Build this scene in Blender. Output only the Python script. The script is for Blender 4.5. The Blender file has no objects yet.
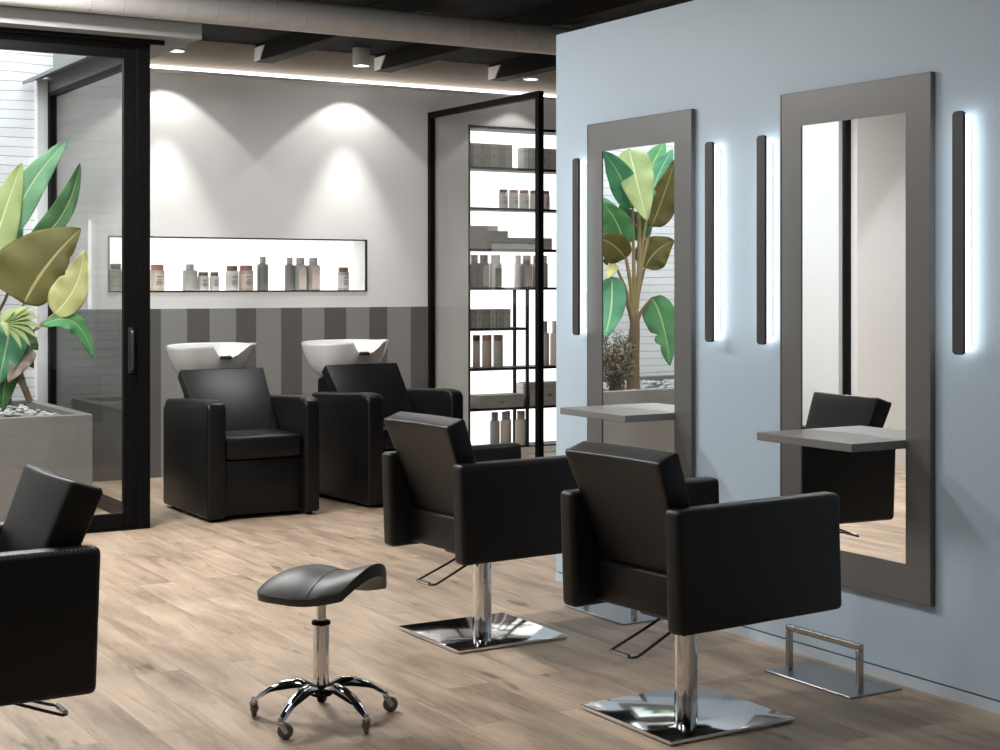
import bpy, bmesh, math, random
from mathutils import Vector, Matrix
random.seed(7)
C = bpy.context.scene.collection
PI = math.pi
R = math.radians

# ------------------------------------------------------------------ view geometry (1000 x 750 photograph)
F, CX, HY, CAMZ, YAW = 1547.0, 500.0, 283.0, 1.5, R(31.0)
SY, CY = math.sin(YAW), math.cos(YAW)
def dirv(px, py):
    u = px - CX
    return Vector((F*SY + u*CY, F*CY - u*SY, HY - py))
def at_y(px, py, y):
    d = dirv(px, py); return Vector((0, 0, CAMZ)) + d*(y/d.y)
def x_at(px, y):
    d = dirv(px, 0); return d.x*y/d.y
WX = 4.26          # face of the blue wall
MX = 4.238         # face of the mirrors
def mir(px, py, y):
    p = at_y(px, py, y); return Vector((2*(MX-.004) - p.x, p.y, p.z))

# ------------------------------------------------------------------ materials
MATS = {}
def mat(name, col, rough=.5, metal=0., spec=.5, bump=None, coat=0., emis=None, estr=0.):
    m = bpy.data.materials.new(name); m.use_nodes = True
    nt = m.node_tree; b = nt.nodes['Principled BSDF']
    b.inputs['Base Color'].default_value = (*col, 1)
    b.inputs['Roughness'].default_value = rough
    b.inputs['Metallic'].default_value = metal
    b.inputs['Specular IOR Level'].default_value = spec
    b.inputs['Coat Weight'].default_value = coat
    if emis:
        b.inputs['Emission Color'].default_value = (*emis, 1)
        b.inputs['Emission Strength'].default_value = estr
    if bump:
        sc, st = bump
        tc = nt.nodes.new('ShaderNodeTexCoord'); n = nt.nodes.new('ShaderNodeTexNoise')
        n.inputs['Scale'].default_value = sc; n.inputs['Detail'].default_value = 3
        bp = nt.nodes.new('ShaderNodeBump'); bp.inputs['Strength'].default_value = st; bp.inputs['Distance'].default_value = .002
        nt.links.new(tc.outputs['Object'], n.inputs['Vector'])
        nt.links.new(n.outputs['Fac'], bp.inputs['Height']); nt.links.new(bp.outputs['Normal'], b.inputs['Normal'])
    MATS[name] = m
    return m
def noise_col(m, c1, c2, scale, detail=3, vec=(1,1,1)):
    nt = m.node_tree; b = nt.nodes['Principled BSDF']
    tc = nt.nodes.new('ShaderNodeTexCoord'); mp = nt.nodes.new('ShaderNodeMapping'); mp.inputs['Scale'].default_value = vec
    n = nt.nodes.new('ShaderNodeTexNoise'); n.inputs['Scale'].default_value = scale; n.inputs['Detail'].default_value = detail
    r = nt.nodes.new('ShaderNodeMix'); r.data_type = 'RGBA'
    r.inputs['A'].default_value = (*c1, 1); r.inputs['B'].default_value = (*c2, 1)
    nt.links.new(tc.outputs['Object'], mp.inputs['Vector']); nt.links.new(mp.outputs['Vector'], n.inputs['Vector'])
    nt.links.new(n.outputs['Fac'], r.inputs['Factor']); nt.links.new(r.outputs['Result'], b.inputs['Base Color'])
    return m
def emit(name, col, s):
    m = bpy.data.materials.new(name); m.use_nodes = True; nt = m.node_tree
    nt.nodes.clear(); e = nt.nodes.new('ShaderNodeEmission'); o = nt.nodes.new('ShaderNodeOutputMaterial')
    e.inputs['Color'].default_value = (*col, 1); e.inputs['Strength'].default_value = s
    nt.links.new(e.outputs[0], o.inputs[0]); MATS[name] = m; return m
def glass(name, tint, base=.04, pw=5.):
    m = bpy.data.materials.new(name); m.use_nodes = True; nt = m.node_tree; nt.nodes.clear()
    o = nt.nodes.new('ShaderNodeOutputMaterial'); mx = nt.nodes.new('ShaderNodeMixShader')
    t = nt.nodes.new('ShaderNodeBsdfTransparent'); t.inputs[0].default_value = (*tint, 1)
    g = nt.nodes.new('ShaderNodeBsdfGlossy'); g.inputs['Roughness'].default_value = 0
    lw = nt.nodes.new('ShaderNodeLayerWeight'); lw.inputs['Blend'].default_value = .5
    p = nt.nodes.new('ShaderNodeMath'); p.operation = 'POWER'; p.inputs[1].default_value = pw
    q = nt.nodes.new('ShaderNodeMath'); q.operation = 'MULTIPLY_ADD'; q.inputs[1].default_value = 1-base; q.inputs[2].default_value = base
    nt.links.new(lw.outputs['Facing'], p.inputs[0]); nt.links.new(p.outputs[0], q.inputs[0])
    nt.links.new(q.outputs[0], mx.inputs[0]); nt.links.new(t.outputs[0], mx.inputs[1]); nt.links.new(g.outputs[0], mx.inputs[2])
    nt.links.new(mx.outputs[0], o.inputs[0]); MATS[name] = m; return m

leather = mat('black_leather', (.0036, .0035, .0035), .46, spec=.36, bump=(220, .12))
leather2 = mat('charcoal_leather', (.0045, .0046, .005), .38, spec=.27, bump=(220, .1))
stitch_m = mat('thread', (.05, .05, .05), .7)
plate_m = mat('polished_plate', (.74, .75, .75), .09, 1.)
chrome = mat('chrome', (.78, .78, .79), .07, 1.)
steel = mat('brushed_steel', (.42, .41, .40), .26, 1., bump=(400, .05))
satin = mat('satin_plate', (.36, .37, .38), .33, 1.)
blackm = mat('black_metal', (.003, .003, .003), .5, spec=.11)
dark_metal = mat('dark_grey_metal', (.02, .02, .02), .4, spec=.4)
charcoal = mat('charcoal_bar', (.042, .041, .041), .5)
rubber = mat('dark_rubber', (.02, .02, .02), .6)
wheelm = mat('grey_wheel', (.10, .10, .10), .45)
ceramic = mat('white_ceramic', (.82, .82, .81), .12, coat=.5)
white = mat('white_paint', (.80, .80, .80), .6, bump=(60, .05))
whitesoft = mat('pale_plaster', (.66, .66, .66), .75, bump=(60, .05))
soffit_m = mat('soffit_grey', (.23, .23, .23), .7)
blue = mat('blue_paint', (.48, .595, .695), .42, spec=.35, bump=(90, .03))
base_blue = mat('pale_blue_skirting', (.56, .64, .72), .45)
wains_d = mat('dark_grey_stripe', (.125, .122, .118), .4)
wains_l = mat('light_grey_stripe', (.28, .28, .27), .4)
frame_grey = mat('grey_mirror_frame', (.158, .156, .154), .38, metal=.3)
frame_edge = mat('mirror_frame_edge', (.13, .13, .13), .35, metal=.4)
shelf_m = mat('grey_shelf', (.20, .195, .19), .45)
mirror_m = mat('mirror_silver', (.93, .94, .94), .0, 1.)
ceil_m = mat('dark_ceiling', (.007, .0065, .006), .9, spec=.2)
beam_m = mat('dark_joist', (.013, .011, .009), .8, spec=.2)
duct_m = noise_col(mat('galvanised_duct', (.5, .48, .46), .5, .2), (.47, .465, .46), (.54, .535, .53), 5)
wood_trunk = noise_col(mat('brown_stem', (.2, .12, .06), .75, bump=(40, .5)), (.10, .06, .03), (.20, .135, .075), 14, 4, (1, 1, .25))
stalk_m = noise_col(mat('stalk_green', (.2, .22, .08), .5), (.26, .24, .09), (.22, .13, .06), 5)
planter_m = noise_col(mat('grey_planter', (.16, .155, .15), .5, bump=(50, .05)), (.155, .15, .143), (.19, .185, .177), 4)
pebble_m = noise_col(mat('grey_pebble', (.4, .4, .4), .8), (.25, .25, .25), (.62, .61, .60), 30)
soil_m = mat('soil', (.12, .11, .10), .9)
led = emit('led_white', (1., .985, .96), 9.)
led_cool = emit('led_cool', (.94, .97, 1.), 4.4)
led_cove = emit('led_cove', (1., .96, .90), 4.)
lit_panel = emit('backlit_panel', (1., .985, .95), 1.25)
lamp_lens = emit('lamp_lens', (1., .97, .92), 6.)
glass_m = glass('clear_glass', (.985, .99, .985))
glass_side = glass('side_glass', (.93, .935, .93), .015, 6.5)
lampgrey = mat('grey_lamp_body', (.62, .61, .60), .5)
gb = [mat('grey_carton_a', (.30, .29, .27), .6), mat('grey_carton_b', (.38, .365, .34), .6), mat('grey_carton_c', (.24, .23, .215), .6)]
paper = mat('white_label', (.62, .60, .57), .6)
beige = mat('beige_bottle', (.55, .44, .33), .35)
rose = mat('rose_bottle', (.68, .58, .52), .35)
greyb = mat('grey_bottle', (.38, .375, .36), .35)
dgreyb = mat('dark_grey_bottle', (.22, .215, .205), .35)
oliveb = mat('olive_glass_jar', (.30, .29, .20), .3)
palegrey = mat('pale_grey_bottle', (.68, .66, .63), .4)
capbrown = mat('brown_cap', (.20, .11, .075), .5)
cappink = mat('dusty_pink_cap', (.42, .22, .19), .5)
capdark = mat('dark_cap', (.06, .055, .045), .5)
ink = mat('ink', (.12, .11, .10), .6)

def floor_material():
    m = bpy.data.materials.new('wood_planks'); m.use_nodes = True; nt = m.node_tree; N = nt.nodes.new; L = nt.links.new
    b = nt.nodes['Principled BSDF']
    tc = N('ShaderNodeTexCoord'); sep = N('ShaderNodeSeparateXYZ'); cmb = N('ShaderNodeCombineXYZ')
    L(tc.outputs['Object'], sep.inputs[0]); L(sep.outputs['Y'], cmb.inputs['X']); L(sep.outputs['X'], cmb.inputs['Y'])
    br = N('ShaderNodeTexBrick'); br.offset = .37; br.offset_frequency = 2
    br.inputs['Color1'].default_value = (0, 0, 0, 1); br.inputs['Color2'].default_value = (1, 1, 1, 1); br.inputs['Mortar'].default_value = (.3, .3, .3, 1)
    br.inputs['Scale'].default_value = 1; br.inputs['Mortar Size'].default_value = .0016; br.inputs['Bias'].default_value = 0
    br.inputs['Mortar Smooth'].default_value = .1
    br.inputs['Brick Width'].default_value = 1.25; br.inputs['Row Height'].default_value = .185
    L(cmb.outputs[0], br.inputs['Vector'])
    # per plank offset of the grain
    off = N('ShaderNodeVectorMath'); off.operation = 'MULTIPLY_ADD'; off.inputs[1].default_value = (7, 5, 3)
    L(br.outputs['Color'], off.inputs[0]); L(cmb.outputs[0], off.inputs[2])
    mp = N('ShaderNodeMapping'); mp.inputs['Scale'].default_value = (.8, 6, 1); L(off.outputs[0], mp.inputs['Vector'])
    n1 = N('ShaderNodeTexNoise'); n1.inputs['Scale'].default_value = 1.6; n1.inputs['Detail'].default_value = 7; n1.inputs['Roughness'].default_value = .7; n1.inputs['Distortion'].default_value = .8
    L(mp.outputs[0], n1.inputs['Vector'])
    mp2 = N('ShaderNodeMapping'); mp2.inputs['Scale'].default_value = (1.0, 3.0, 1); L(off.outputs[0], mp2.inputs['Vector'])
    n2 = N('ShaderNodeTexNoise'); n2.inputs['Scale'].default_value = 1.7; n2.inputs['Detail'].default_value = 4
    L(mp2.outputs[0], n2.inputs['Vector'])
    r1 = N('ShaderNodeValToRGB'); e = r1.color_ramp.elements
    e[0].position = .28; e[0].color = (.25, .18, .125, 1); e[1].position = .72; e[1].color = (.56, .445, .34, 1)
    e.new(.48).color = (.43, .33, .245, 1)
    L(n1.outputs['Fac'], r1.inputs['Fac'])
    r2 = N('ShaderNodeValToRGB'); e = r2.color_ramp.elements
    e[0].position = .32; e[0].color = (.70, .68, .66, 1); e[1].position = .68; e[1].color = (1.12, 1.12, 1.12, 1)
    L(n2.outputs['Fac'], r2.inputs['Fac'])
    mul = N('ShaderNodeMix'); mul.data_type = 'RGBA'; mul.blend_type = 'MULTIPLY'; mul.inputs['Factor'].default_value = 1
    L(r1.outputs[0], mul.inputs['A']); L(r2.outputs[0], mul.inputs['B'])
    # plank to plank tone
    r3 = N('ShaderNodeValToRGB'); e = r3.color_ramp.elements
    e[0].color = (.92, .91, .90, 1); e[1].color = (1.14, 1.14, 1.13, 1); L(br.outputs['Color'], r3.inputs['Fac'])
    mul2 = N('ShaderNodeMix'); mul2.data_type = 'RGBA'; mul2.blend_type = 'MULTIPLY'; mul2.inputs['Factor'].default_value = 1
    L(mul.outputs['Result'], mul2.inputs['A']); L(r3.outputs[0], mul2.inputs['B'])
    # knots
    mp3 = N('ShaderNodeMapping'); mp3.inputs['Scale'].default_value = (1.6, 5.2, 1); L(off.outputs[0], mp3.inputs['Vector'])
    n4 = N('ShaderNodeTexNoise'); n4.inputs['Scale'].default_value = 2.3; n4.inputs['Detail'].default_value = 2; L(mp3.outputs[0], n4.inputs['Vector'])
    r4 = N('ShaderNodeValToRGB'); e = r4.color_ramp.elements; e[0].position = .66; e[0].color = (0, 0, 0, 1); e[1].position = .76; e[1].color = (.75, .75, .75, 1)
    L(n4.outputs['Fac'], r4.inputs['Fac'])
    mx = N('ShaderNodeMix'); mx.data_type = 'RGBA'; mx.inputs['B'].default_value = (.11, .066, .038, 1)
    L(r4.outputs[0], mx.inputs['Factor']); L(mul2.outputs['Result'], mx.inputs['A'])
    mx2 = N('ShaderNodeMix'); mx2.data_type = 'RGBA'; mx2.inputs['B'].default_value = (.16, .115, .08, 1)
    fm = N('ShaderNodeMath'); fm.operation = 'MULTIPLY'; fm.inputs[1].default_value = .38
    L(br.outputs['Fac'], fm.inputs[0]); L(fm.outputs[0], mx2.inputs['Factor']); L(mx.outputs['Result'], mx2.inputs['A'])
    L(mx2.outputs['Result'], b.inputs['Base Color'])
    b.inputs['Roughness'].default_value = .46; b.inputs['Specular IOR Level'].default_value = .35
    bp = N('ShaderNodeBump'); bp.inputs['Strength'].default_value = .15; bp.inputs['Distance'].default_value = .003
    L(n1.outputs['Fac'], bp.inputs['Height']); L(bp.outputs[0], b.inputs['Normal'])
    return m
floor_m = floor_material()

def siding_material():
    m = bpy.data.materials.new('white_brick'); m.use_nodes = True; nt = m.node_tree; N = nt.nodes.new; L = nt.links.new
    b = nt.nodes['Principled BSDF']
    tc = N('ShaderNodeTexCoord'); sep = N('ShaderNodeSeparateXYZ'); cmb = N('ShaderNodeCombineXYZ'); ad = N('ShaderNodeMath')
    L(tc.outputs['Object'], sep.inputs[0]); L(sep.outputs['X'], ad.inputs[0]); L(sep.outputs['Y'], ad.inputs[1])
    nz = N('ShaderNodeTexNoise'); nz.inputs['Scale'].default_value = 2.2; L(tc.outputs['Object'], nz.inputs['Vector'])
    wv = N('ShaderNodeMath'); wv.operation = 'MULTIPLY_ADD'; wv.inputs[1].default_value = .03
    L(nz.outputs['Fac'], wv.inputs[0]); L(sep.outputs['Z'], wv.inputs[2])
    L(ad.outputs[0], cmb.inputs['X']); L(wv.outputs[0], cmb.inputs['Y'])
    br = N('ShaderNodeTexBrick'); br.inputs['Scale'].default_value = 1
    br.inputs['Brick Width'].default_value = 7.3; br.inputs['Row Height'].default_value = .068; br.inputs['Mortar Size'].default_value = .0042
    br.inputs['Mortar Smooth'].default_value = .6
    br.inputs['Color1'].default_value = (.80, .81, .82, 1); br.inputs['Color2'].default_value = (.72, .73, .74, 1); br.inputs['Mortar'].default_value = (.40, .41, .43, 1)
    L(cmb.outputs[0], br.inputs['Vector']); L(br.outputs['Color'], b.inputs['Base Color'])
    bp = N('ShaderNodeBump'); bp.inputs['Strength'].default_value = .5; bp.inputs['Distance'].default_value = .01; bp.invert = True
    L(br.outputs['Fac'], bp.inputs['Height']); L(bp.outputs[0], b.inputs['Normal'])
    b.inputs['Roughness'].default_value = .7
    return m
siding_m = siding_material()

def leaf_material(name, c1, c2, rib, trans=.35, rough=.5):
    m = bpy.data.materials.new(name); m.use_nodes = True; nt = m.node_tree; N = nt.nodes.new; L = nt.links.new
    b = nt.nodes['Principled BSDF']; out = nt.nodes['Material Output']
    uv = N('ShaderNodeUVMap'); sep = N('ShaderNodeSeparateXYZ'); L(uv.outputs[0], sep.inputs[0])
    d = N('ShaderNodeMath'); d.operation = 'SUBTRACT'; d.inputs[1].default_value = .5; L(sep.outputs['X'], d.inputs[0])
    a = N('ShaderNodeMath'); a.operation = 'ABSOLUTE'; L(d.outputs[0], a.inputs[0])
    rb = N('ShaderNodeMath'); rb.operation = 'LESS_THAN'; rb.inputs[1].default_value = .02; L(a.outputs[0], rb.inputs[0])
    # side veins: stripes running from the rib outwards and towards the tip
    ve = N('ShaderNodeMath'); ve.operation = 'MULTIPLY_ADD'; ve.inputs[1].default_value = -.22; L(a.outputs[0], ve.inputs[0]); L(sep.outputs['Y'], ve.inputs[2])
    cm = N('ShaderNodeCombineXYZ'); L(ve.outputs[0], cm.inputs['X'])
    nv = N('ShaderNodeTexNoise'); nv.inputs['Scale'].default_value = 38; nv.inputs['Detail'].default_value = 2; L(cm.outputs[0], nv.inputs['Vector'])
    n = N('ShaderNodeTexNoise'); n.inputs['Scale'].default_value = 5; n.inputs['Detail'].default_value = 3
    tc = N('ShaderNodeTexCoord'); L(tc.outputs['Object'], n.inputs['Vector'])
    ml = N('ShaderNodeMath'); ml.operation = 'MULTIPLY_ADD'; ml.inputs[1].default_value = .9; ml.inputs[2].default_value = -.45; L(nv.outputs['Fac'], ml.inputs[0])
    s = N('ShaderNodeMath'); s.operation = 'ADD'; s.use_clamp = True; L(ml.outputs[0], s.inputs[0]); L(n.outputs['Fac'], s.inputs[1])
    mx = N('ShaderNodeMix'); mx.data_type = 'RGBA'; mx.inputs['A'].default_value = (*c1, 1); mx.inputs['B'].default_value = (*c2, 1); L(s.outputs[0], mx.inputs['Factor'])
    m2 = N('ShaderNodeMix'); m2.data_type = 'RGBA'; m2.inputs['B'].default_value = (*rib, 1); L(rb.outputs[0], m2.inputs['Factor']); L(mx.outputs['Result'], m2.inputs['A'])
    L(m2.outputs['Result'], b.inputs['Base Color']); b.inputs['Roughness'].default_value = rough; b.inputs['Specular IOR Level'].default_value = .25
    tr = N('ShaderNodeBsdfTranslucent'); L(m2.outputs['Result'], tr.inputs['Color'])
    ms = N('ShaderNodeMixShader'); ms.inputs[0].default_value = trans
    L(b.outputs[0], ms.inputs[1]); L(tr.outputs[0], ms.inputs[2]); L(ms.outputs[0], out.inputs[0])
    bp = N('ShaderNodeBump'); bp.inputs['Strength'].default_value = .12; bp.inputs['Distance'].default_value = .004
    L(nv.outputs['Fac'], bp.inputs['Height']); L(bp.outputs[0], b.inputs['Normal'])
    return m
LEAF = {
 'lime': leaf_material('lime_leaf', (.36, .48, .18), (.52, .60, .32), (.74, .78, .48), .4),
 'teal': leaf_material('blue_green_leaf', (.045, .25, .14), (.16, .42, .25), (.50, .66, .34), .4),
 'mint': leaf_material('pale_green_leaf', (.16, .42, .25), (.36, .58, .36), (.62, .74, .46), .4),
 'olive': leaf_material('olive_leaf', (.065, .062, .010), (.14, .125, .026), (.34, .32, .12), .2),
 'dark': leaf_material('dark_green_leaf', (.03, .12, .05), (.09, .20, .07), (.36, .42, .18), .3),
 'yellow': leaf_material('yellow_green_leaf', (.46, .46, .16), (.62, .62, .32), (.76, .76, .48), .4),
 'green': leaf_material('mid_green_leaf', (.05, .22, .08), (.12, .34, .13), (.42, .56, .22), .35),
 'dry': leaf_material('dry_leaf', (.22, .17, .13), (.34, .30, .25), (.4, .34, .26), .25),
}
shrub_m = noise_col(mat('shrub_leaf', (.06, .05, .03), .6), (.045, .045, .025), (.14, .11, .07), 30)

# ------------------------------------------------------------------ mesh helpers
class G:
    def __init__(s): s.bm = bmesh.new()
    def _take(s, t, mtx=None, mi=0):
        mp = {}
        for v in t.verts:
            mp[v] = s.bm.verts.new(mtx @ v.co if mtx else v.co)
        for f in t.faces:
            try:
                nf = s.bm.faces.new([mp[v] for v in f.verts]); nf.material_index = mi
            except ValueError: pass
        t.free(); return s
    def box(s, x0, x1, y0, y1, z0, z1, bev=0., seg=2, mtx=None, mi=0, only=None):
        t = bmesh.new()
        vs = [t.verts.new((x, y, z)) for x in (x0, x1) for y in (y0, y1) for z in (z0, z1)]
        for q in ((0,1,3,2), (4,6,7,5), (0,4,5,1), (2,3,7,6), (0,2,6,4), (1,5,7,3)): t.faces.new([vs[i] for i in q])
        bmesh.ops.recalc_face_normals(t, faces=t.faces[:])
        if bev:
            ed = [e for e in t.edges if only is None or only(e)]
            bmesh.ops.bevel(t, geom=ed, offset=bev, segments=seg, profile=.5, affect='EDGES', clamp_overlap=True)
        return s._take(t, mtx, mi)
    def prism(s, poly, a0, a1, axis='y', bev=0., seg=2, mi=0, mtx=None):
        t = bmesh.new()
        def mk(p, a):
            if axis == 'y': return (p[0], a, p[1])
            if axis == 'x': return (a, p[0], p[1])
            return (p[0], p[1], a)
        A = [t.verts.new(mk(p, a0)) for p in poly]; B = [t.verts.new(mk(p, a1)) for p in poly]
        t.faces.new(A); t.faces.new(B[::-1]); n = len(poly)
        for i in range(n): t.faces.new([A[i], A[(i+1) % n], B[(i+1) % n], B[i]])
        bmesh.ops.recalc_face_normals(t, faces=t.faces[:])
        if bev: bmesh.ops.bevel(t, geom=t.edges[:], offset=bev, segments=seg, profile=.5, affect='EDGES', clamp_overlap=True)
        return s._take(t, mtx, mi)
    def lathe(s, prof, o=(0, 0, 0), n=28, mtx=None, mi=0, caps=True):
        t = bmesh.new(); rings = []
        for r, z in prof:
            rings.append([t.verts.new((o[0]+r*math.cos(2*PI*k/n), o[1]+r*math.sin(2*PI*k/n), o[2]+z)) for k in range(n)])
        for a, b in zip(rings, rings[1:]):
            for k in range(n): t.faces.new([a[k], a[(k+1) % n], b[(k+1) % n], b[k]])
        if caps: t.faces.new(rings[0][::-1]); t.faces.new(rings[-1])
        bmesh.ops.recalc_face_normals(t, faces=t.faces[:])
        return s._take(t, mtx, mi)
    def tube(s, pts, r, n=10, mi=0):
        pts = [Vector(p) for p in pts]
        rr = r if isinstance(r, (list, tuple)) else [r]*len(pts)
        t = bmesh.new(); rings = []; up = None
        for i, p in enumerate(pts):
            d = (pts[min(i+1, len(pts)-1)] - pts[max(i-1, 0)]).normalized()
            if up is None:
                up = Vector((0, 0, 1)) if abs(d.z) < .9 else Vector((1, 0, 0))
            sd = d.cross(up).normalized(); up = sd.cross(d).normalized()
            rings.append([t.verts.new(p + (sd*math.cos(2*PI*k/n) + up*math.sin(2*PI*k/n))*rr[i]) for k in range(n)])
        for a, b in zip(rings, rings[1:]):
            for k in range(n): t.faces.new([a[k], a[(k+1) % n], b[(k+1) % n], b[k]])
        t.faces.new(rings[0][::-1]); t.faces.new(rings[-1])
        bmesh.ops.recalc_face_normals(t, faces=t.faces[:])
        return s._take(t, None, mi)
    def build(s, name, mats, parent=None, angle=35, recalc=False):
        me = bpy.data.meshes.new(name); s.bm.normal_update()
        for e in s.bm.edges:
            if len(e.link_faces) == 2 and e.calc_face_angle(0) > R(angle): e.smooth = False
        for f in s.bm.faces: f.smooth = True
        s.bm.to_mesh(me); s.bm.free()
        if not isinstance(mats, (list, tuple)): mats = [mats]
        for m in mats: me.materials.append(m)
        o = bpy.data.objects.new(name, me); C.objects.link(o)
        if parent: o.parent = parent
        return o

def tag(o, label, cat, group=None, kind=None):
    o['label'] = label; o['category'] = cat
    if group: o['group'] = group
    if kind: o['kind'] = kind
    return o
def thing(name, label, cat, loc=(0, 0, 0), rz=0., group=None):
    o = bpy.data.objects.new(name, None); C.objects.link(o); o.empty_display_size = .05
    o.location = loc; o.rotation_euler = (0, 0, rz)
    return tag(o, label, cat, group)
def struct(name, g, m, label, cat, parent=None):
    o = g.build(name, m, parent); o['kind'] = 'structure'
    if label: o['label'] = label; o['category'] = cat
    return o
def sroot(name, label, cat, loc=(0, 0, 0)):
    o = thing(name, label, cat, loc); o['kind'] = 'structure'; return o
def dup(root, loc, rz, label, group=None):
    r = root.copy(); C.objects.link(r); r.location = loc; r.rotation_euler = (0, 0, rz); r['label'] = label
    if group: r['group'] = group
    for ch in list(root.children):
        c = ch.copy(); C.objects.link(c); c.parent = r
        for g in list(ch.children):
            d = g.copy(); C.objects.link(d); d.parent = c
    return r
def smoothpath(pts, k=6):
    pts = [Vector(p) for p in pts]; out = []
    for i in range(len(pts)-1):
        p0 = pts[max(i-1, 0)]; p1 = pts[i]; p2 = pts[i+1]; p3 = pts[min(i+2, len(pts)-1)]
        for j in range(k):
            t = j/k
            out.append(.5*((2*p1) + (p2-p0)*t + (2*p0-5*p1+4*p2-p3)*t*t + (3*p1-p0-3*p2+p3)*t**3))
    out.append(pts[-1]); return out

# ------------------------------------------------------------------ the setting
YB = 11.60; ZC = 3.40; DY = 9.26; SGX = 3.07; PL = -.37
struct('floor', G().box(-4, 9, -3, 12, -.1, 0), floor_m, 'floor of pale worn wooden planks', 'floor')
g = G(); g.box(-4, 9, -3, 9.2, ZC, ZC+.12); g.box(-4, PL, 9.2, 12, ZC, ZC+.12); g.box(SGX, 9, 9.2, 12, ZC, ZC+.12)
struct('ceiling', g, ceil_m, 'dark, almost black ceiling', 'ceiling')
NX0, NX1, NZ0, NZ1 = 3.51, 5.67, 1.44, 1.85
SX0, SX1, SZ0, SZ1 = 6.65, 8.35, .05, 2.87
g = G()
g.box(SGX, NX0, YB, 12, 0, ZC); g.box(NX0, NX1, YB, 12, 0, NZ0); g.box(NX0, NX1, YB, 12, NZ1, ZC); g.box(NX0, NX1, YB+.27, 12, NZ0, NZ1)
g.box(NX1, SX0, YB, 12, 0, ZC); g.box(SX0, SX1, YB, 12, 0, SZ0); g.box(SX0, SX1, YB, 12, SZ1, ZC); g.box(SX0, SX1, YB+.27, 12, SZ0, SZ1); g.box(SX1, 9, YB, 12, 0, ZC)
struct('wall_back', g, white, 'white back wall with lit niche and recessed shelves', 'wall')
# striped wainscot
g = G()
edges = [160.4, 209, 255.5, 301.4, 345.5, 386.6]; darks = [186.5, 235.4, 280.4, 323.6, 368.6, 410]
ev = [(SGX, 0)] + sorted([(x_at(p, YB), 1) for p in edges] + [(x_at(p, YB), 0) for p in darks]) + [(6.27, 0)]
pat = ev[0][0]
first = [SGX, SGX + .19, x_at(125, YB), x_at(139, YB)]
for (a, k), (b, _) in zip(ev, ev[1:]): g.box(a, b, YB-.014, YB, 0, 1.30, mi=k)
struct('wall_panelling', g, [wains_d, wains_l], 'grey vertical striped panelling along the foot of the back wall', 'wall')
# blue wall on the right
g = G(); g.box(WX, WX+.16, -3, 6.54, .048, 2.75)
struct('wall_right', g, blue, 'pale blue partition wall carrying the mirrors', 'wall')
g = G(); g.box(WX+.006, WX+.15, -3, 6.53, .034, .05)
struct('trim_1', g, mat('dark_blue_gap', (.12, .17, .22), .7), None, None)
g = G(); g.box(WX-.002, WX+.16, -3, 6.545, 0, .040)
struct('baseboard_right', g, base_blue, 'narrow pale blue baseboard under the blue wall', 'baseboard')
# other sides of the room
struct('wall_left', G().box(-4.1, -4, -3, 12, 0, ZC), whitesoft, 'plain pale wall on the left', 'wall')
struct('wall_near', G().box(-4, 9, -3.1, -3, 0, ZC), whitesoft, 'plain pale wall facing the back wall', 'wall')
struct('wall_far_right', G().box(9, 9.1, -3, 12, 0, ZC), whitesoft, 'plain pale wall behind the blue partition', 'wall')
struct('wall_beside_patio', G().box(-4, PL-.03, 9.2, 9.35, 0, ZC), white, 'white wall left of the patio glazing', 'wall')
# patio
struct('wall_patio_left', G().box(PL-.13, PL, DY+.12, 11.55, 0, 5.0), white, 'plain white side wall of the patio', 'wall')
g = G(); g.box(PL-.1, SGX-.0, 11.55, 11.7, 0, 5.0)
struct('wall_patio', g, siding_m, 'white horizontally coursed wall of the patio', 'wall')
struct('trim_2', G().box(SGX-.135, SGX-.06, 11.47, 11.56, 0, 3.0), white, None, None)
# soffit over the glazing
g = G(); g.box(-4, 3.30, 9.02, 9.22, 2.985, ZC); g.box(SGX, 3.30, 9.2, YB, 2.985, ZC)
struct('trim_3', g, soffit_m, 'pale grey boxed soffit over the patio glazing', 'trim')
g = G(); g.box(PL, SGX, 9.22, 9.36, 2.985, 4.2)
struct('wall_above_door', g, white, None, None)
# joists
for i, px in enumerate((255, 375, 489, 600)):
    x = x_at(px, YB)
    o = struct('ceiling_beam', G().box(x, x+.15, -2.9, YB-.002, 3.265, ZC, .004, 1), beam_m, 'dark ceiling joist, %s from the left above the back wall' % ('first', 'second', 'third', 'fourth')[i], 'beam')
    g = G(); g.prism([(YB-.004, 3.270), (YB-.11, 3.270), (YB-.20, 3.375), (YB-.004, 3.375)], x-.010, x-.0005, 'x'); g.build('lit_end_patch', white, o)  # white plate shaped as the lamplit patch on the joist's side
g = G(); g.box(3.31, 8.99, YB-.0035, YB-.0005, 3.185, ZC-.002)
struct('trim_5', g, mat('brown_board', (.46, .41, .36), .7), 'brown board above the light strip on the back wall', 'trim')
# niche liner and its backlit panel
g = G(); e = .010
g.box(NX0-e, NX1+e, YB-.006, YB+.02, NZ1, NZ1+e); g.box(NX0-e, NX1+e, YB-.006, YB+.02, NZ0-e, NZ0)
g.box(NX0-e, NX0, YB-.006, YB+.02, NZ0, NZ1); g.box(NX1, NX1+e, YB-.006, YB+.02, NZ0, NZ1)
struct('trim_4', g, dark_metal, 'thin dark edging around the wall niche', 'trim')
o = G().box(NX0, NX1, YB+.25, YB+.27, NZ0, NZ1).build('light_panel', lit_panel); tag(o, 'glowing white panel at the back of the long wall niche', 'light panel')

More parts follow.
